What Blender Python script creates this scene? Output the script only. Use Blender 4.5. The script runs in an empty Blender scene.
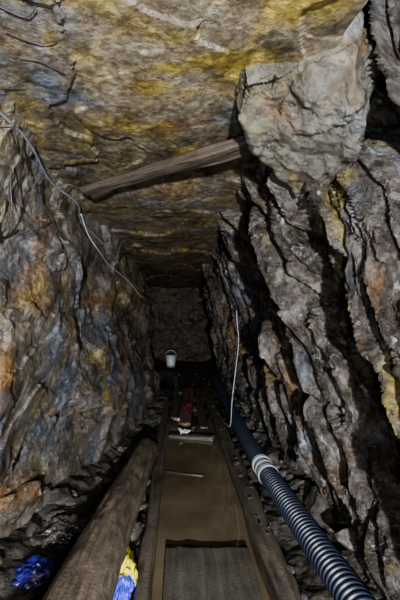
import bpy, bmesh, math, random
import numpy as np
from mathutils import Vector, Matrix
from mathutils.bvhtree import BVHTree
random.seed(7)
rng=np.random.RandomState(5)

# ---------------------------------------------------------------- noise
def h3(ix,iy,iz,seed):
    a=(ix.astype(np.int64)*374761393+iy.astype(np.int64)*668265263+iz.astype(np.int64)*2147483647+seed*974634777)&0xffffffff
    a=((a^(a>>13))*1274126177)&0xffffffff
    a=((a^(a>>16))*2246822519)&0xffffffff
    a=a^(a>>13)
    return (a&0xffffff)/float(0x1000000)
def vnoise(x,y,z,seed=0):
    x,y,z=np.broadcast_arrays(x,y,z)
    ix=np.floor(x);iy=np.floor(y);iz=np.floor(z)
    fx=x-ix;fy=y-iy;fz=z-iz
    ux=fx*fx*fx*(fx*(fx*6-15)+10);uy=fy*fy*fy*(fy*(fy*6-15)+10);uz=fz*fz*fz*(fz*(fz*6-15)+10)
    r=0
    for dx in (0,1):
        for dy in (0,1):
            for dz in (0,1):
                w=(ux if dx else 1-ux)*(uy if dy else 1-uy)*(uz if dz else 1-uz)
                r=r+w*h3(ix+dx,iy+dy,iz+dz,seed)
    return r*2-1
def fbm(x,y,z,seed=0,o=5,g=.5,l=2.03):
    r=0;a=1.0;f=1.0
    for i in range(o):
        r=r+a*vnoise(x*f+i*3.7,y*f+i*1.3,z*f-i*2.1,seed+i);a*=g;f*=l
    return r
def facets(u,v,seed=0,tilt=1.0):
    """broken rock faces: Voronoi cells, each a tilted plane. returns height, edge distance"""
    iu=np.floor(u);iv=np.floor(v)
    b1=np.full(u.shape,9e9);b2=np.full(u.shape,9e9);h=np.zeros(u.shape)
    for du in (-1,0,1):
        for dv in (-1,0,1):
            cu=iu+du;cv=iv+dv;z=np.zeros(u.shape)
            pu=cu+h3(cu,cv,z,seed);pv=cv+h3(cu,cv,z,seed+1)
            d=(u-pu)**2+(v-pv)**2
            hh=(h3(cu,cv,z,seed+2)*2-1)+tilt*((h3(cu,cv,z,seed+3)*2-1)*(u-pu)+(h3(cu,cv,z,seed+4)*2-1)*(v-pv))
            m=d<b1
            b2=np.where(m,b1,np.minimum(b2,d));h=np.where(m,hh,h);b1=np.where(m,d,b1)
    return h,np.sqrt(b2)-np.sqrt(b1)
def sstep(a,b,x):
    t=np.clip((x-a)/(b-a),0,1);return t*t*(3-2*t)

# ---------------------------------------------------------------- helpers
def link(ob):
    bpy.context.scene.collection.objects.link(ob);return ob
def mesh_obj(name,verts,faces,mat,smooth=True,parent=None,attr=None):
    me=bpy.data.meshes.new(name)
    me.from_pydata([tuple(v) for v in verts],[],[tuple(f) for f in faces]);me.update()
    if smooth: me.polygons.foreach_set("use_smooth",[True]*len(me.polygons))
    if mat: me.materials.append(mat)
    ob=link(bpy.data.objects.new(name,me))
    if parent: ob.parent=parent
    return ob
def grid_obj(name,P,mat,attr=None,flip=False):
    n,m,_=P.shape
    V=P.reshape(-1,3)
    i=np.arange(n-1)[:,None]*m+np.arange(m-1)[None,:]
    F=np.stack([i,i+1,i+m+1,i+m],-1).reshape(-1,4)
    if flip:F=F[:,::-1]
    me=bpy.data.meshes.new(name)
    me.vertices.add(len(V));me.vertices.foreach_set("co",V.astype(np.float32).ravel())
    me.loops.add(F.size);me.loops.foreach_set("vertex_index",F.astype(np.int32).ravel())
    me.polygons.add(len(F));me.polygons.foreach_set("loop_start",np.arange(0,F.size,4,dtype=np.int32))
    me.polygons.foreach_set("loop_total",np.full(len(F),4,dtype=np.int32))
    me.update(calc_edges=True)
    me.polygons.foreach_set("use_smooth",[True]*len(F))
    if attr is not None:
        a=me.color_attributes.new("mask",'FLOAT_COLOR','POINT')
        a.data.foreach_set("color",attr.reshape(-1,4).astype(np.float32).ravel())
    me.materials.append(mat)
    return link(bpy.data.objects.new(name,me))

# ---------------------------------------------------------------- materials
def newmat(name):
    m=bpy.data.materials.new(name);m.use_nodes=True
    nt=m.node_tree;b=nt.nodes["Principled BSDF"]
    return m,nt,b
def noise(nt,vec,scale,detail=6,rough=.6,dist=0):
    n=nt.nodes.new("ShaderNodeTexNoise");n.inputs["Scale"].default_value=scale
    n.inputs["Detail"].default_value=detail;n.inputs["Roughness"].default_value=rough;n.inputs["Distortion"].default_value=dist
    nt.links.new(vec,n.inputs["Vector"]);return n.outputs["Fac"]
def ramp(nt,fac,stops):
    r=nt.nodes.new("ShaderNodeValToRGB");e=r.color_ramp.elements
    while len(e)<len(stops): e.new(.5)
    for i,(p,c) in enumerate(stops):
        e[i].position=p;e[i].color=(c if len(c)==4 else (*c,1)) if not isinstance(c,(int,float)) else (c,c,c,1)
    nt.links.new(fac,r.inputs[0]);return r.outputs[0]
def mixc(nt,fac,a,b,mode='MIX'):
    m=nt.nodes.new("ShaderNodeMix");m.data_type='RGBA';m.blend_type=mode
    for s,v in ((0,fac),(6,a),(7,b)):
        if hasattr(v,'is_output'): nt.links.new(v,m.inputs[s])
        elif s==0: m.inputs[0].default_value=v
        else: m.inputs[s].default_value=(*v,1)
    return m.outputs[2]
def math_(nt,op,a,b=0.0,clamp=False):
    m=nt.nodes.new("ShaderNodeMath");m.operation=op;m.use_clamp=clamp
    for i,v in enumerate((a,b)):
        if hasattr(v,'is_output'): nt.links.new(v,m.inputs[i])
        else: m.inputs[i].default_value=v
    return m.outputs[0]
def offset(nt,vec,o,sc=(1,1,1),rot=(0,0,0)):
    m=nt.nodes.new("ShaderNodeMapping");m.inputs["Location"].default_value=o;m.inputs["Scale"].default_value=sc
    m.inputs["Rotation"].default_value=rot
    nt.links.new(vec,m.inputs[0]);return m.outputs[0]

def rock_mat(name,dark,mid,light,och=(.34,.245,.05),blu=(.155,.175,.215),rust=(.24,.12,.04),
             och_b=.0,blu_b=.0,rust_b=.0,white=.0,sc=(1,1,1),rot=(0,0,0),use_attr=True,bump=1.0,rough=(.3,.7)):
    m,nt,b=newmat(name)
    geo=nt.nodes.new("ShaderNodeNewGeometry");P=offset(nt,geo.outputs["Position"],(0,0,0),sc,rot)
    n1=noise(nt,P,2.6,10,.66,.4)
    n2=noise(nt,offset(nt,P,(7,3,1)),9,9,.7,.3)
    nn=math_(nt,'ADD',math_(nt,'MULTIPLY',n1,.6),math_(nt,'MULTIPLY',n2,.4))
    col=ramp(nt,nn,[(.40,dark),(.5,mid),(.62,light)])
    if use_attr:
        at=nt.nodes.new("ShaderNodeAttribute");at.attribute_name="mask"
        sp=nt.nodes.new("ShaderNodeSeparateColor");nt.links.new(at.outputs["Color"],sp.inputs[0])
        A=[sp.outputs[0],sp.outputs[1],sp.outputs[2]]
    else: A=[0.0,0.0,0.0]
    for i,(c,base,off,s) in enumerate(((blu,blu_b,(3,9,2),2.2),(rust,rust_b,(1,5,8),3.1),(och,och_b,(8,2,6),3.6))):
        a=A[(1,2,0)[i]]
        f=noise(nt,offset(nt,P,off),s,9,.68,.5)
        f=math_(nt,'ADD',f,base)
        f=math_(nt,'ADD',f,math_(nt,'MULTIPLY',a,.24))
        f=ramp(nt,f,[(.54,0.0),(.74,.85)])
        v=ramp(nt,n2,[(.38,0.3),(.62,1.0)])
        cc=mixc(nt,1.0,c,v,'MULTIPLY')
        col=mixc(nt,f,col,cc)
    if white>0:
        f=noise(nt,offset(nt,P,(4,4,9)),14,6,.75)
        f=ramp(nt,f,[(.66-white*.1,0.0),(.74-white*.1,.8)])
        col=mixc(nt,f,col,(.35,.36,.38))
    g=ramp(nt,noise(nt,offset(nt,P,(2,2,2)),38,5,.7),[(.42,.3),(.58,1.0)])
    col=mixc(nt,.75,col,mixc(nt,1.0,col,g,'MULTIPLY'))
    nt.links.new(col,b.inputs["Base Color"])
    r=nt.nodes.new("ShaderNodeMapRange");r.inputs[3].default_value=rough[0];r.inputs[4].default_value=rough[1]
    r.inputs[1].default_value=.35;r.inputs[2].default_value=.65
    nt.links.new(n2,r.inputs[0]);nt.links.new(r.outputs[0],b.inputs["Roughness"])
    hb=math_(nt,'ADD',math_(nt,'MULTIPLY',noise(nt,P,22,10,.7),1.0),math_(nt,'MULTIPLY',noise(nt,P,80,5,.7),.4))
    bp=nt.nodes.new("ShaderNodeBump");bp.inputs["Strength"].default_value=.95*bump;bp.inputs["Distance"].default_value=.024
    nt.links.new(hb,bp.inputs["Height"]);nt.links.new(bp.outputs[0],b.inputs["Normal"])
    return m

def wood_mat(name,dark,light,axis='Y',rough=.6,mold=0.0):
    m,nt,b=newmat(name)
    tc=nt.nodes.new("ShaderNodeTexCoord")
    s={'X':(1.5,22,22),'Y':(22,1.5,22),'Z':(22,22,1.5)}[axis]
    P=offset(nt,tc.outputs["Object"],(0,0,0),s)
    n1=noise(nt,P,1.2,8,.65,.6)
    n2=noise(nt,tc.outputs["Object"],5,6,.6)
    f=math_(nt,'ADD',math_(nt,'MULTIPLY',n1,.6),math_(nt,'MULTIPLY',n2,.4))
    col=ramp(nt,f,[(.36,dark),(.62,light)])
    if mold:
        g=ramp(nt,noise(nt,tc.outputs["Object"],13,7,.75),[(.6,0.0),(.7,mold)])
        col=mixc(nt,g,col,(.33,.31,.28))
    nt.links.new(col,b.inputs["Base Color"]);b.inputs["Roughness"].default_value=rough
    bp=nt.nodes.new("ShaderNodeBump");bp.inputs["Strength"].default_value=.8;bp.inputs["Distance"].default_value=.01
    nt.links.new(math_(nt,'ADD',n1,math_(nt,'MULTIPLY',noise(nt,tc.outputs["Object"],60,4,.6),.4)),bp.inputs["Height"]);nt.links.new(bp.outputs[0],b.inputs["Normal"])
    return m
def plain(name,c,rough=.5,metal=0,var=.25,scale=20,bump=.2):
    m,nt,b=newmat(name);tc=nt.nodes.new("ShaderNodeTexCoord")
    n=noise(nt,tc.outputs["Object"],scale,6,.65)
    col=ramp(nt,n,[(.35,tuple(v*(1-var) for v in c)),(.65,tuple(min(1,v*(1+var)) for v in c))])
    nt.links.new(col,b.inputs["Base Color"]);b.inputs["Roughness"].default_value=rough;b.inputs["Metallic"].default_value=metal
    bp=nt.nodes.new("ShaderNodeBump");bp.inputs["Strength"].default_value=bump;bp.inputs["Distance"].default_value=.005
    nt.links.new(n,bp.inputs["Height"]);nt.links.new(bp.outputs[0],b.inputs["Normal"])
    return m

M_left=rock_mat("rock_left",(.032,.025,.018),(.12,.098,.074),(.25,.235,.21),och_b=-.03,blu_b=.0,rust_b=-.015,white=.4,rough=(.15,.45),bump=.9)
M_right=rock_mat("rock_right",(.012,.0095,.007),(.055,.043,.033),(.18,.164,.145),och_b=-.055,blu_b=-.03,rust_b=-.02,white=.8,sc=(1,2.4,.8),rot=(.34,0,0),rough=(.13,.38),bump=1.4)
M_ceil=rock_mat("rock_ceiling",(.032,.024,.015),(.115,.088,.056),(.21,.175,.122),och_b=.02,blu_b=-.04,rust_b=-.05,white=.0,bump=.7,rough=(.22,.5))
M_slab=rock_mat("rock_slab",(.03,.025,.017),(.072,.063,.046),(.12,.111,.092),och_b=-.03,blu_b=-.03,rust_b=-.02,use_attr=False,bump=.85,rough=(.25,.5))
M_back=rock_mat("rock_back",(.018,.012,.007),(.06,.043,.027),(.13,.095,.058),use_attr=False)
M_floor=rock_mat("mud_floor",(.015,.012,.009),(.045,.036,.027),(.09,.075,.055),use_attr=False,och_b=-.15,blu_b=-.12,rust_b=-.1,rough=(.2,.6))
M_rub=rock_mat("rubble_rock",(.02,.016,.012),(.055,.045,.036),(.12,.105,.088),use_attr=False,och_b=-.08,blu_b=-.05,rust_b=-.06)
M_log=wood_mat("log_wood",(.035,.026,.018),(.17,.132,.095),'Y',.45,.2)
M_curb=wood_mat("curb_wood",(.02,.016,.012),(.10,.08,.06),'Y',.4,.3)
M_board=wood_mat("wet_board",(.035,.03,.023),(.085,.075,.058),'Y',.35)

# ---------------------------------------------------------------- tunnel shell
ys=np.concatenate([np.linspace(-2.5,.55,70)[:-1],np.geomspace(.55,11.5,680)])
def profile(stations,y,nt_):
    Y=[s[0] for s in stations];K=np.array([s[1] for s in stations],float)
    k=K.shape[1];res=np.zeros((len(y),k,2))
    for j in range(k):
        for c in (0,1): res[:,j,c]=np.interp(y,Y,K[:,j,c])
    seg=np.linspace(0,k-1,nt_);i0=np.minimum(np.floor(seg).astype(int),k-2);f=(seg-i0)[None,:,None]
    p0=res[:,np.maximum(i0-1,0)];p1=res[:,i0];p2=res[:,i0+1];p3=res[:,np.minimum(i0+2,k-1)]
    return .5*((2*p1)+(-p0+p2)*f+(2*p0-5*p1+4*p2-p3)*f*f+(-p0+3*p1-3*p2+p3)*f**3)
def blobs(A,B,lst,seed):
    r=np.zeros(A.shape)
    w1=fbm(A*3,B*3,A*0,seed,4)*.10;w2=fbm(A*3,B*3,A*0+5,seed+9,4)*.10
    for a,b,ra,rb,s in lst:
        r=np.maximum(r,s*np.exp(-(((A+w1-a)/ra)**2+((B+w2-b)/rb)**2)))
    return r

# left wall
zl=[-.25,.5,1.2,1.8,2.15,2.5]
def LS(*x): return [(a,b) for a,b in zip(x,zl)]
SL=[(-2.5,LS(-1.0,-.98,-.92,-.82,-.72,-.6)),(1.0,LS(-1.02,-.98,-.9,-.76,-.66,-.5)),(2.1,LS(-1.02,-.95,-.85,-.72,-.63,-.45)),
    (2.8,LS(-.9,-.84,-.78,-.7,-.62,-.45)),(4.1,LS(-.5,-.56,-.64,-.66,-.62,-.45)),(6.0,LS(-.3,-.36,-.46,-.58,-.64,-.5)),
    (7.2,LS(-.32,-.38,-.48,-.6,-.68,-.5)),(8.4,LS(-.85,-.85,-.85,-.9,-.9,-.7)),(11.5,LS(-1.1,-1.1,-1.1,-1.05,-1.0,-.8))]
NP=360
pr=profile(SL,ys,NP);Y=np.repeat(ys[:,None],NP,1);X=pr[...,0];Z=pr[...,1]
wy=fbm(Y*1.6,Z*1.6,Z*0,11,4)*.25;wz=fbm(Y*1.6,Z*1.6,Z*0+7,12,4)*.25
f1,e1=facets((Y+wy)*.9+(Z)*.4,(Z+wz)*1.5-Y*.2,21,1.4)
f2,e2=facets((Y+wy*.7)*2.6+Z*1.2,(Z+wz*.7)*5-Y*.6,31,1.4)
d=.055*f1+.012*f2+.10*fbm(Y*.8,Z*1.3,X,51,3)+.022*fbm(Y*2.6,Z*4.2,X*4,52,5,.47)+.003*fbm(Y*20,Z*30,X*30,53,3)
PL=np.stack([X+d*(.35+.65*sstep(-.2,.6,Z)),Y+d*.25,Z+.3*d],-1)
at=np.zeros(X.shape+(4,));at[...,3]=1
at[...,0]=blobs(Y,Z,[(5.0,1.7,.8,.25,1),(3.3,.9,.3,.25,.8),(2.1,1.5,.2,.15,.6),(2.7,1.25,.3,.12,.7),(1.6,1.9,.25,.12,.6)],60)
at[...,2]=blobs(Y,Z,[(1.82,1.1,.18,.16,1.3),(1.75,.85,.15,.15,1.2),(2.15,1.5,.2,.2,.9),(3.6,1.5,.5,.2,.7),(1.7,.4,.2,.2,.8),(4.6,1.1,.3,.4,.5),(2.2,.3,.4,.2,.7)],70)
at[...,1]=blobs(Y,Z,[(3.0,1.6,.5,.3,.9),(2.0,1.7,.3,.2,.6),(2.7,.8,.3,.4,.9),(3.6,1.1,.5,.5,.9),(1.95,.6,.3,.3,.6),(4.4,.7,.6,.5,.7),(2.4,1.2,.2,.3,.8)],80)
wall_left=grid_obj("wall_left",PL,M_left,at,flip=True)

# right wall: steep strata fins
zr=[-.25,.5,1.2,1.8,2.2,2.75]
def RS(*x): return [(a,b) for a,b in zip(x,zr)]
SR=[(-2.5,RS(1.1,1.05,.95,.88,.85,.8)),(.9,RS(1.08,1.0,.9,.82,.8,.8)),(1.4,RS(1.06,.97,.87,.8,.76,.76)),(1.9,RS(1.05,.9,.76,.62,.54,.48)),
    (3.0,RS(1.03,.88,.72,.57,.47,.4)),(5,RS(1.0,.84,.7,.56,.48,.4)),(7.0,RS(.92,.78,.65,.53,.46,.4)),(7.6,RS(1.0,.95,.9,.85,.8,.7)),(11.5,RS(1.15,1.2,1.2,1.15,1.1,.9))]
NR=500
pr=profile(SR,ys,NR);Y=np.repeat(ys[:,None],NR,1);X=pr[...,0];Z=pr[...,1]
S=Y-.34*Z; T=Z+.34*Y
ws=fbm(S*1.5,T*.8,T*0,111,3)*.09+fbm(S*8,T*5,T*0,113,4)*.016;wt=fbm(S*1.3,T*1.3,T*0+5,112,4)*.4
def SP(s): return 1.8*s+2.9*np.log(np.maximum(s,-.2)+.5)
u1=SP(S+ws);u2=SP(S+ws*.8)
g1,a1=facets(u1,(T+wt)*.38,121,2.2)
g2,a2=facets(u2*2.6,(T+wt)*.95,131,1.8)
g3,a3=facets(u2*8,(T+wt*.6)*3.5,141,1.6)
rid=1-np.abs(fbm(u1*1.2,T*.5,X*0,151,4))
d=-.10*g1-.05*g2-.016*g3-.05*fbm(Y*1.2,Z*1.2,X,152,3)-.024*fbm(u2*4,T*4,X*4,153,5,.55)-.09*(rid-.6)-.004*fbm(u2*16,T*16,X,154,3)
d=d+.20*np.exp(-(a1/.10)**2)+.06*np.exp(-(a2/.09)**2)
k=.35+.65*sstep(-.1,.5,Z)
PR=np.stack([X+d*k,Y+d*.45*k,Z+.15*d],-1)
at=np.zeros(X.shape+(4,));at[...,3]=1
at[...,0]=blobs(Y,Z,[(1.6,1.7,.12,.3,.8),(2.6,1.6,.15,.3,.7),(1.35,1.2,.08,.4,.6),(3.2,1.0,.2,.3,.6)],160)
at[...,2]=blobs(Y,Z,[(3.1,1.4,.2,.3,.8),(2.6,1.0,.2,.3,.4),(2.4,.6,.3,.2,.4),(5,1.2,.6,.5,.7),(1.6,.9,.2,.2,.5)],170)
at[...,1]=blobs(Y,Z,[(1.7,1.4,.15,.35,.8),(3.6,1.5,.4,.4,.9),(1.4,1.9,.15,.3,.7),(2.3,1.3,.12,.3,.7),(1.5,.8,.15,.3,.6),(2.5,.4,.2,.3,.6)],180)
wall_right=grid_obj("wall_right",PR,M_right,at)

# ceiling
SC=[(y0,[(-1.25,2.22),(-.7,2.22),(-.3,2.2),(.1,2.2),(xr-.06,2.2),(xr,2.3),(xr+.04,2.85),(xr+.6,3.0)]) for y0,xr in ((-2.5,.55),(1.2,.5),(1.6,.55),(1.9,.75),(7,.75),(7.6,1.3),(11.5,1.4))]
NC=330
pr=profile(SC,ys,NC);Y=np.repeat(ys[:,None],NC,1);X=pr[...,0];Z=pr[...,1]
wx=fbm(X*1.8,Y*1.8,X*0,211,4)*.25;wy=fbm(X*1.8,Y*1.8,X*0+5,212,4)*.3
c1,b1=facets((X+wx)*1.3+Y*.35,(Y+wy)*.8-X*.4,221,.7)
c2,b2=facets((X+wx*.7)*3+Y,(Y+wy*.7)*2.2-X,231,.9)
d=.020*c1+.005*c2+.028*fbm(X*1.5,Y*1.0,X*0,251,3)+.008*fbm(X*6,Y*3.5,X*0,252,5,.5)+.0015*fbm(X*35,Y*25,X*0,253,3)
lower=-.04*sstep(2.2,2.5,Y+.5*X+.05*fbm(X*4,Y*4,X*0,260,3))-.05*sstep(2.6,7,Y)
PC=np.stack([X,Y+.3*d,Z+d+lower],-1)
at=np.zeros(X.shape+(4,));at[...,3]=1
at[...,0]=blobs(X,Y,[(.03,1.25,.13,.05,1.3),(.2,1.2,.14,.06,1.4),(.42,1.07,.12,.07,1.5),(-.24,1.04,.12,.06,1.1),(-.35,1.15,.1,.06,.8),(-.1,1.4,.15,.07,.6),(.0,1.05,.1,.05,.7),(-.3,1.7,.15,.1,.6),(.1,2.0,.2,.15,.4)],261)
at[...,1]=blobs(X,Y,[(-.35,1.35,.12,.08,1),(.3,1.55,.15,.1,.9),(-.45,1.05,.1,.1,.6),(-.4,2.4,.15,.4,.6),(.25,2.6,.15,.3,.7),(0,3.4,.4,.8,.5)],262)
at[...,2]=blobs(X,Y,[(0,1.65,.25,.08,.9),(-.2,1.2,.15,.05,.7),(.1,5,.4,1.5,.8),(.2,1.0,.1,.05,.5),(-.1,2.4,.3,.3,.6)],263)
ceiling=grid_obj("ceiling",PC,M_ceil,at,flip=True)

# back wall
u=np.linspace(-1.4,1.5,150);v=np.linspace(-.3,2.5,140)
U,V=np.meshgrid(u,v,indexing='ij')
q1,_=facets(U*3+fbm(U*2,V*2,U*0,301,3)*.4,V*4,302,1)
PB=np.stack([U,11.1+.07*q1+.06*fbm(U*3,V*3,U*0,303,5),V],-1)
wall_back=grid_obj("wall_back",PB,M_back)

# floor
CL,CR=-.12,.48
xs=np.concatenate([np.linspace(-1.35,CL-.03,90),np.linspace(CL-.01,CR+.01,50),np.linspace(CR+.03,1.4,80)])
X=np.repeat(xs[None,:],len(ys),0);Y=np.repeat(ys[:,None],len(xs),1)
fn=.035*fbm(X*3,Y*3,X*0,401,4)+.015*fbm(X*14,Y*14,X*0,402,4)
inch=(X>CL-.02)&(X<CR+.02)
zb=-.04+fn+.16*sstep(-.25,-.9,X)*1.0+.12*sstep(.6,1.1,X)
zi=-.2+.25*fn+.17*sstep(4.4,5.2,Y+.3*np.sin(X*9))+.6*fn*sstep(4.4,5.2,Y)
zf=np.where(inch,zi,zb)
floor=grid_obj("floor",np.stack([X,Y,zf],-1),M_floor,flip=True)

# ---------------------------------------------------------------- water
mw,nt,b=newmat("muddy_water")
geo=nt.nodes.new("ShaderNodeNewGeometry")
c=ramp(nt,noise(nt,geo.outputs["Position"],1.6,4,.6),[(.35,(.07,.05,.029)),(.65,(.125,.095,.06))])
nt.links.new(c,b.inputs["Base Color"]);b.inputs["Roughness"].default_value=.015
b.inputs["IOR"].default_value=1.7
bp=nt.nodes.new("ShaderNodeBump");bp.inputs["Strength"].default_value=.15;bp.inputs["Distance"].default_value=.01
nt.links.new(noise(nt,geo.outputs["Position"],7,2,.5),bp.inputs["Height"]);nt.links.new(bp.outputs[0],b.inputs["Normal"])
wx_=np.linspace(CL-.03,CR+.03,12);wy_=np.linspace(-2.5,8,60)
WX,WY=np.meshgrid(wx_,wy_,indexing='ij')
grid_obj("water_puddle",np.stack([WX,WY,WX*0-.07],-1),mw,flip=True)

# ---------------------------------------------------------------- timber builder
def timber(name,p0,p1,w,h,mat,parent=None,roll=0,seed=1,rough=.006,nseg=None,taper=1.0):
    p0=Vector(p0);p1=Vector(p1);L=(p1-p0).length
    ns=nseg or max(8,int(L/.03))
    per=[]
    q=7;c=min(w,h)*.12
    def edge(a,b_,n):
        return [(a[0]+(b_[0]-a[0])*i/n,a[1]+(b_[1]-a[1])*i/n) for i in range(n)]
    a=[(-w/2+c,-h/2),(w/2-c,-h/2),(w/2,-h/2+c),(w/2,h/2-c),(w/2-c,h/2),(-w/2+c,h/2),(-w/2,h/2-c),(-w/2,-h/2+c)]
    for i in range(8): per+=edge(a[i],a[(i+1)%8],q if i%2==0 else 2)
    per=np.array(per);n=len(per)
    t=np.linspace(0,1,ns+1)
    V=np.zeros((ns+1,n,3))
    V[...,0]=per[None,:,0]*(1+(taper-1)*t[:,None]);V[...,2]=per[None,:,1];V[...,1]=(t*L)[:,None]
    gx=fbm(V[...,0]*40,V[...,1]*3,V[...,2]*40,seed*13,3);gz=fbm(V[...,0]*40+9,V[...,1]*3,V[...,2]*40,seed*17,3)
    V[...,0]+=gx*rough;V[...,2]+=gz*rough
    V[...,0]+=.012*vnoise(V[...,1]*1.5,V[...,1]*0,V[...,1]*0,seed);V[...,2]+=.006*vnoise(V[...,1]*2,V[...,1]*0+4,V[...,1]*0,seed)
    V[0,:,1]+=.02*vnoise(per[:,0]*30,per[:,1]*30,per[:,1]*0,seed);V[-1,:,1]+=.02*vnoise(per[:,0]*30,per[:,1]*30,per[:,1]*0+3,seed)
    vs=list(V.reshape(-1,3));F=[]
    for i in range(ns):
        for j in range(n):
            F.append((i*n+j,i*n+(j+1)%n,(i+1)*n+(j+1)%n,(i+1)*n+j))
    k=len(vs);vs+= [V[0].mean(0),V[-1].mean(0)]
    for j in range(n):
        F.append((k,(j+1)%n,j));F.append((k+1,ns*n+j,ns*n+(j+1)%n))
    ob=mesh_obj(name,vs,F,mat,True,parent)
    y=(p1-p0).normalized();x=y.cross(Vector((0,0,1))).normalized();z=x.cross(y)
    R=Matrix((x,y,z)).transposed().to_4x4()
    ob.matrix_world=Matrix.Translation(p0)@R@Matrix.Rotation(roll,4,'Y')
    return ob

M_beamY=wood_mat("prop_wood",(.018,.013,.009),(.07,.051,.035),'Y',.6,.1)
timber("roof_beam",(-.57,2.38,2.145),(.40,1.60,2.135),.10,.045,M_beamY,roll=-.15,seed=3,taper=.85,rough=.01)
timber("channel_kerb",(CL-.045,.2,-.035),(CL-.05,6.4,-.035),.085,.12,M_curb,seed=4,nseg=300)
timber("channel_kerb",(CR+.075,.2,-.03),(CR+.03,7.5,-.03),.14,.12,M_curb,seed=5,nseg=300)
timber("channel_board",(.17,.7,-.045),(.175,2.33,-.05),.50,.03,M_board,seed=6,rough=.002)
timber("sunken_crosspiece",(CL+.02,3.5,-.082),(.24,3.42,-.076),.05,.03,M_curb,seed=7)
timber("sunken_crosspiece",(CL+.02,4.5,-.06),(.42,4.35,-.05),.09,.04,M_curb,seed=8)
M_redw=wood_mat("red_painted_wood",(.05,.024,.018),(.17,.085,.065),'Y',.5)
timber("red_plank",(.10,4.75,-.0),(.22,6.8,.03),.16,.035,M_redw,seed=9)
timber("loose_plank",(.32,4.6,-.0),(.38,6.9,.02),.10,.03,M_curb,seed=10)
timber("loose_plank",(-.03,5.0,0.0),(-.02,8.0,.03),.10,.03,M_board,seed=11)

# ---------------------------------------------------------------- round log
def tube(path,rad,segs,disp=None,cap=True):
    P=np.array(path,float);n=len(P)
    T=np.gradient(P,axis=0);T/=np.linalg.norm(T,axis=1)[:,None]
    up=np.array([0,0,1.]);A=np.cross(T,up)
    bad=np.linalg.norm(A,axis=1)<.15
    A[bad]=np.cross(T[bad],np.array([1.,0,0]));A/=np.linalg.norm(A,axis=1)[:,None]
    B=np.cross(A,T)
    th=np.linspace(0,2*math.pi,segs,endpoint=False)
    R=np.broadcast_to(np.array(rad,float).reshape(-1,1),(n,segs)).copy()
    if disp is not None:R=R+disp(np.arange(n)[:,None]/float(n-1),th[None,:])
    V=P[:,None,:]+R[...,None]*(np.cos(th)[None,:,None]*A[:,None,:]+np.sin(th)[None,:,None]*B[:,None,:])
    vs=list(V.reshape(-1,3));F=[]
    for i in range(n-1):
        for j in range(segs):
            F.append((i*segs+j,i*segs+(j+1)%segs,(i+1)*segs+(j+1)%segs,(i+1)*segs+j))
    if cap:
        k=len(vs);vs+=[P[0],P[-1]]
        for j in range(segs):
            F.append((k,(j+1)%segs,j));F.append((k+1,(n-1)*segs+j,(n-1)*segs+(j+1)%segs))
    return vs,F
def curve_pts(ctrl,n):
    c=np.array(ctrl,float);k=len(c);s=np.linspace(0,k-1,n);i=np.minimum(s.astype(int),k-2);f=(s-i)[:,None]
    p0=c[np.maximum(i-1,0)];p1=c[i];p2=c[i+1];p3=c[np.minimum(i+2,k-1)]
    return .5*((2*p1)+(-p0+p2)*f+(2*p0-5*p1+4*p2-p3)*f*f+(-p0+3*p1-3*p2+p3)*f**3)
lp=curve_pts([(-.43,.35,.36),(-.395,1.4,.27),(-.34,2.5,.19),(-.285,3.6,.11)],260)
def bark(t,th):
    c=np.cos(th);s=np.sin(th)
    return .010*fbm(c*2+t*3,s*2,t*6+0*c,501,4)+.006*fbm(c*9,s*9,t*10+0*c,502,4)-.008*np.exp(-((fbm(c*3,s*3,t*3+0*c,503,3))/.07)**2)
vs,F=tube(lp,np.linspace(.135,.098,260),64,bark)
mesh_obj("timber_log",vs,F,M_log)

# ---------------------------------------------------------------- corrugated hose
M_hose=plain("hose_plastic",(.012,.015,.026),.45,0,.25,30,.1)
hp=curve_pts([(.86,.5,.10),(.81,1.5,.10),(.765,2.3,.10),(.72,3.1,.11),(.71,4.2,.10),(.73,5.6,.10),(.74,7.0,.10),(.80,8.2,.09)],1800)
seg=np.linalg.norm(np.diff(hp,axis=0),axis=1);arc=np.concatenate([[0],np.cumsum(seg)])
ph=arc/.034*2*math.pi
rad=.071+.0075*np.tanh(2.2*np.sin(ph))
vs,F=tube(hp,rad,28)
hose=mesh_obj("drainage_hose",vs,F,M_hose)
M_white=plain("coupling_plastic",(.34,.36,.36),.4,0,.15,25)
ii=(hp[:,1]>2.98)&(hp[:,1]<3.24);cp=hp[ii];tt=np.linspace(0,1,len(cp))
cr=.077+.008*(np.abs(tt-.12)<.1)+.008*(np.abs(tt-.88)<.1)+.006*(np.abs(tt-.5)<.05)
vs,F=tube(cp,cr,36);mesh_obj("coupling",vs,F,M_white,parent=hose)

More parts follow.
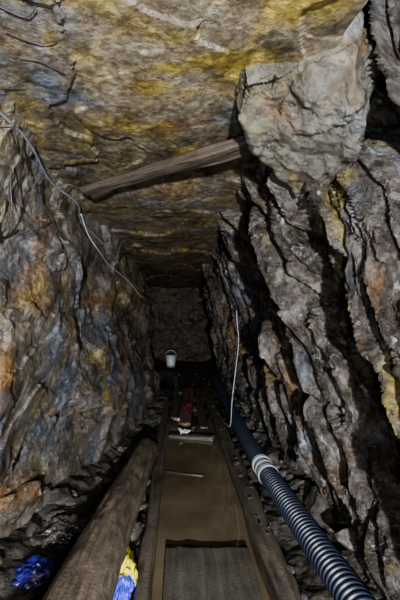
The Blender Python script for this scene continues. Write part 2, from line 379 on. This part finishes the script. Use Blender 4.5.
# ---------------------------------------------------------------- hanging rock slab
def rock_poly(name,bottom,topz,mat,seed,inset=.0,amp=.02,cuts=5):
    bm=bmesh.new()
    bv=[bm.verts.new(p) for p in bottom]
    c=Vector((sum(p[0] for p in bottom),sum(p[1] for p in bottom),0))/len(bottom)
    tv=[bm.verts.new((p[0]+(c.x-p[0])*inset,p[1]+(c.y-p[1])*inset,topz)) for p in bottom]
    n=len(bv)
    bm.faces.new(bv);bm.faces.new(tv[::-1])
    for i in range(n): bm.faces.new((bv[(i+1)%n],bv[i],tv[i],tv[(i+1)%n]))
    bmesh.ops.triangulate(bm,faces=bm.faces)
    bmesh.ops.recalc_face_normals(bm,faces=bm.faces)
    for _ in range(cuts):
        bmesh.ops.subdivide_edges(bm,edges=[e for e in bm.edges if e.calc_length()>.012],cuts=1,use_grid_fill=True)
        bmesh.ops.triangulate(bm,faces=bm.faces)
    bmesh.ops.smooth_vert(bm,verts=bm.verts,factor=.5,use_axis_x=True,use_axis_y=True,use_axis_z=True)
    co=np.array([v.co for v in bm.verts])
    bm.normal_update();no=np.array([v.normal for v in bm.verts])
    x,y,z=co.T
    f,e=facets(x*4+y*3+.3*fbm(x*4,y*4,z*4,3,3),y*4+z*6,seed,1.2)
    f2_,_=facets(x*10+z*5+.5*fbm(x*6,y*6,z*6,4,3),y*12+z*4,seed+50,1.4)
    d=amp*.6*f+amp*.2*f2_+amp*1.3*fbm(x*4,y*4,z*4,seed+1,5,.52)+.003*fbm(x*30,y*30,z*30,seed+5,3)
    co=co+no*d[:,None]
    co[:,0]+=.03*fbm(x*5,y*5,z*2,seed+20,4);co[:,1]+=.03*fbm(x*5,y*5,z*2,seed+30,4)
    for v,p in zip(bm.verts,co): v.co=p
    me=bpy.data.meshes.new(name);bm.to_mesh(me);bm.free()
    me.polygons.foreach_set("use_smooth",[True]*len(me.polygons));me.materials.append(mat)
    return link(bpy.data.objects.new(name,me))
slab=rock_poly("hanging_rock_slab",[(.19,1.25,2.14),(.21,1.40,2.11),(.35,1.58,2.03),(.58,1.72,1.88),(.65,1.45,1.93),(.63,1.27,2.01),(.54,1.16,2.11),(.33,1.2,2.15)],2.32,M_slab,601,cuts=6,amp=.022)
lowr=rock_poly("lower_ledge",[(.38,1.66,2.04),(.40,1.78,1.98),(.56,1.86,1.82),(.70,1.80,1.74),(.76,1.60,1.80),(.70,1.48,1.90),(.55,1.55,1.96)],2.3,M_right,631,cuts=6,amp=.022)
lowr.parent=slab

# ---------------------------------------------------------------- rubble
def rubble(name,items,mat,seed,parent):
    r=random.Random(seed);bm=bmesh.new()
    for (x,y,z,s) in items:
        ret=bmesh.ops.create_icosphere(bm,subdivisions=3,radius=1)
        vv=ret['verts']
        sc=Vector((s*r.uniform(.7,1.3),s*r.uniform(.7,1.3),s*r.uniform(.45,.8)))
        R=Matrix.Rotation(r.uniform(0,6.3),3,'Z')@Matrix.Rotation(r.uniform(-.4,.4),3,'X')
        planes=[(Vector((r.gauss(0,1),r.gauss(0,1),r.gauss(0,1))).normalized(),r.uniform(.55,.85)) for _ in range(9)]
        for v in vv:
            p=v.co.copy()
            for nrm,dd in planes:
                k=p.dot(nrm)
                if k>dd:p-=nrm*(k-dd)
            p+=Vector((r.uniform(-1,1),r.uniform(-1,1),r.uniform(-1,1)))*.02
            p=R@Vector((p.x*sc.x,p.y*sc.y,p.z*sc.z))
            v.co=p+Vector((x,y,z))
    me=bpy.data.meshes.new(name);bm.to_mesh(me);bm.free();me.materials.append(mat)
    ob=link(bpy.data.objects.new(name,me));ob.parent=parent;return ob
it=[]
r=random.Random(3)
for _ in range(110):
    y=r.uniform(.8,7) ; lim=np.interp(y,[0,2.1,2.8,4.1,6],[-.98,-.98,-.88,-.5,-.33])
    x=r.uniform(lim,-.24);t=(x+.25)/(-.7);it.append((x,y,-.02+.14*max(0,t)+r.uniform(-.03,.02),r.choice([.03,.04,.05,.07,.12])))
rubble("rubble_left_bank",it,M_rub,1,floor)
it=[]
for _ in range(230):
    y=r.uniform(1,8);x=r.uniform(.5,1.0) if r.random()<.6 else r.uniform(.82,1.02)
    if .62<x<.83: x=r.choice([r.uniform(.53,.64),r.uniform(.84,1.0)])
    s=r.choice([.02,.025,.035,.05,.08]) if x>.83 else r.choice([.012,.018,.026])
    it.append((x,y,(.03 if x<.66 else .0+.1*(x-.7)/.3)+r.uniform(-.01,.02),s))
rubble("rubble_right_bank",it,M_rub,2,floor)
it=[(r.uniform(CL,CR),r.uniform(4.6,9),r.uniform(-.05,.0),r.choice([.02,.03,.05])) for _ in range(60)]
rubble("rubble_channel",it,M_rub,4,floor)
rubble("fallen_boulders",[(.98,1.95,.2,.17),(1.0,2.5,.1,.2),(.97,1.55,.1,.12),(.95,3.4,.1,.15),(.93,2.9,.08,.1)],M_rub,9,wall_right)

# ---------------------------------------------------------------- bags
def bag(name,c,s,mat,seed,rot=0):
    bm=bmesh.new();bmesh.ops.create_icosphere(bm,subdivisions=5,radius=1)
    co=np.array([v.co for v in bm.verts]);x,y,z=co.T
    rr=1+.35*fbm(x*1.6,y*1.6,z*1.6,seed,3)+.22*(1-2*np.abs(fbm(x*3,y*3,z*3,seed+4,3)))+.05*(1-2*np.abs(fbm(x*9,y*9,z*9,seed+7,2)))
    co=co*rr[:,None]*np.array(s);ca,sa=math.cos(rot),math.sin(rot)
    co=np.stack([co[:,0]*ca-co[:,1]*sa,co[:,0]*sa+co[:,1]*ca,np.maximum(co[:,2],-s[2]*.5)],-1)
    for v,p in zip(bm.verts,co):v.co=p
    me=bpy.data.meshes.new(name);bm.to_mesh(me);bm.free()
    me.polygons.foreach_set("use_smooth",[True]*len(me.polygons));me.materials.append(mat)
    ob=link(bpy.data.objects.new(name,me));ob.location=c;return ob
def bagmat(name,stops,scale,axis=None):
    m,nt,b=newmat(name);tc=nt.nodes.new("ShaderNodeTexCoord")
    n=noise(nt,tc.outputs["Object"],scale,2,.5,.3)
    if axis is not None:
        sx=nt.nodes.new("ShaderNodeSeparateXYZ");nt.links.new(tc.outputs["Object"],sx.inputs[0])
        n=math_(nt,'ADD',math_(nt,'MULTIPLY',n,.4),math_(nt,'ADD',math_(nt,'MULTIPLY',sx.outputs[axis],-2.5),.22))
    r_=nt.nodes.new("ShaderNodeValToRGB");r_.color_ramp.interpolation='CONSTANT';e=r_.color_ramp.elements
    while len(e)<len(stops):e.new(.5)
    for i,(p,c) in enumerate(stops):e[i].position=p;e[i].color=(*c,1)
    nt.links.new(n,r_.inputs[0]);nt.links.new(r_.outputs[0],b.inputs["Base Color"]);b.inputs["Roughness"].default_value=.3
    return m
B1=bagmat("yellow_blue_plastic",[(0,(.75,.65,.06)),(.5,(.65,.62,.55)),(.55,(.06,.07,.45))],7,1)
B2=bagmat("blue_plastic",[(0,(.013,.012,.09)),(.57,(.15,.14,.2)),(.61,(.015,.01,.06))],9)
B3=bagmat("grey_plastic",[(0,(.05,.04,.035)),(.5,(.025,.022,.022)),(.64,(.12,.08,.07))],9)
bag("plastic_bag",(-.268,1.97,.02),(.042,.18,.06),B1,701,.05)
bag("plastic_bag",(-.72,1.9,.09),(.08,.08,.05),B2,711,.4)
bag("plastic_bag",(-.68,2.3,.09),(.12,.10,.05),B3,721,.9)

# ---------------------------------------------------------------- bucket at the end
M_met=plain("galvanised_metal",(.6,.6,.58),.4,.2,.2,14)
bx,by,bz=-.15,9.3,.05
prof=[(.0,.01),(.1,.01),(.105,.0),(.112,.1),(.12,.2),(.128,.27),(.136,.275),(.136,.287),(.128,.287),(.118,.2),(.1,.03),(0,.03)]
vs=[];F=[];n=32
for (rr,zz) in prof:
    for j in range(n):
        a=2*math.pi*j/n;vs.append((bx+rr*math.cos(a),by+rr*math.sin(a),bz+zz))
for i in range(len(prof)-1):
    for j in range(n):F.append((i*n+j,i*n+(j+1)%n,(i+1)*n+(j+1)%n,(i+1)*n+j))
bucket=mesh_obj("metal_bucket",vs,F,M_met)
hpth=[(bx+.136*math.cos(a),by,bz+.27+.14*math.sin(a)) for a in np.linspace(0,math.pi,30)]
vs,F=tube(hpth,[.005]*30,8);mesh_obj("handle",vs,F,M_met,parent=bucket)

# ---------------------------------------------------------------- cables against the walls
def bvh(ob):
    me=ob.data;V=[v.co[:] for v in me.vertices];P=[p.vertices[:] for p in me.polygons];return BVHTree.FromPolygons(V,P)
bl=bvh(wall_left);bc=bvh(ceiling)
M_cab=plain("cable_grey",(.14,.14,.15),.5);M_dark=plain("wire_rusty",(.02,.016,.014),.6);M_wc=plain("cable_white",(.3,.3,.31),.45)
def on_left(y,z,off=.012):
    h=bl.ray_cast(Vector((0,y,z)),Vector((-1,0,0)))[0]
    p=Vector((h.x+off,y,z)) if h else Vector((-.6,y,z))
    u_=bc.ray_cast(Vector((p.x+.02,y,1.4)),Vector((0,0,1)))[0]
    if u_ and u_.z<p.z+off: p.z=u_.z-off
    return p
def cable(name,pts,rad,mat,n=120):
    vs,F=tube(curve_pts([tuple(p) for p in pts],n),[rad]*n,8);return mesh_obj(name,vs,F,mat)
cable("wall_cable",[on_left(y,z,.02) for y,z in [(.7,2.1),(1.0,2.12),(1.29,2.14),(1.5,2.15),(1.73,2.16),(2.2,2.15),(2.6,2.14),(2.96,2.1),(3.5,2.02),(4.15,1.93),(4.8,1.8),(5.6,1.69)]],.0065,M_cab,200)
cable("wall_cable",[on_left(y,z,.03) for y,z in [(2.8,2.12),(3.1,2.02),(3.4,1.94),(3.9,1.88),(4.6,1.78),(5.2,1.6)]],.006,M_wc)
for pts in ([(1.35,2.0),(1.42,1.93),(1.5,1.85),(1.48,1.78)],[(1.55,2.0),(1.6,1.92),(1.62,1.82),(1.6,1.74)]):
    cable("rusty_wire",[on_left(y,z,.03+.01*i) for i,(y,z) in enumerate(pts)],.003,M_dark,40)
for (a,b_,c_) in (((-.5,1.1),(-.42,1.15),(-.36,1.13)),((-.5,1.2),(-.44,1.22),(-.38,1.28)),((-.48,1.02),(-.42,1.05),(-.38,1.02))):
    pp=[]
    for (x,y) in (a,b_,c_):
        h=bc.ray_cast(Vector((x,y,1.4)),Vector((0,0,1)))[0];pp.append((x,y,h.z-.008))
    cable("rusty_wire",pp,.0015,M_dark,30)
cable("hanging_cable",[(.70,4.5,1.6),(.71,4.5,1.3),(.73,4.5,1.05),(.69,4.45,.75),(.64,4.4,.4),(.62,4.4,.1),(.6,4.5,.05)],.005,M_wc,80)

# paper scraps
def scrap(name,c,s,mat,seed,rz):
    u=np.linspace(-.5,.5,14);U,V=np.meshgrid(u,u,indexing='ij')
    W=.12*fbm(U*4,V*4,U*0,seed,3)
    ob=grid_obj(name,np.stack([U*s[0],V*s[1],W*s[0]],-1),mat,flip=True);ob.location=c;ob.rotation_euler=(.1,.05,rz);return ob
M_paper=plain("paper",(.5,.48,.46),.7);M_red=plain("red_plastic",(.13,.035,.035),.4)
scrap("paper_scrap",(.10,4.50,-.005),(.16,.10,1),M_paper,801,.4)
scrap("paper_scrap",(.0,4.85,.03),(.1,.06,1),M_paper,802,1.2)
scrap("red_plastic_sheet",(.15,5.4,.06),(.14,.4,1),M_red,803,.1)

# ---------------------------------------------------------------- camera
cd=bpy.data.cameras.new("camera");cam=link(bpy.data.objects.new("camera",cd))
cam.location=(0,0,1.4);cam.rotation_euler=(math.radians(90),0,0)
cd.lens=22.8;cd.sensor_width=36;cd.shift_x=23/600;cd.shift_y=12/600;cd.clip_start=.02
bpy.context.scene.camera=cam

# ---------------------------------------------------------------- lights
def point(name,loc,e,col,rad):
    l=bpy.data.lights.new(name,'POINT');l.energy=e;l.color=col;l.shadow_soft_size=rad
    o=link(bpy.data.objects.new(name,l));o.location=loc;return o
def spot(name,loc,tgt,e,col,ang,rad):
    l=bpy.data.lights.new(name,'SPOT');l.energy=e;l.color=col;l.shadow_soft_size=rad;l.spot_size=math.radians(ang);l.spot_blend=.7
    o=link(bpy.data.objects.new(name,l));o.location=loc
    o.rotation_euler=(Vector(tgt)-Vector(loc)).to_track_quat('-Z','Y').to_euler();return o
point("head_torch",(.08,-.1,1.24),84,(.91,.95,1.0),.025)
spot("added_spot_behind",(.12,-1.8,1.25),(-.1,6,1.4),2400,(.89,.94,1.0),66,.04)  # unseen spot added behind the camera to brighten the far tunnel
w=bpy.data.worlds.new("world");w.use_nodes=True;w.node_tree.nodes["Background"].inputs[0].default_value=(.02,.025,.035,1)
w.node_tree.nodes["Background"].inputs[1].default_value=.2
bpy.context.scene.world=w
try: bpy.context.scene.view_settings.look='AgX - Medium High Contrast'
except Exception: pass
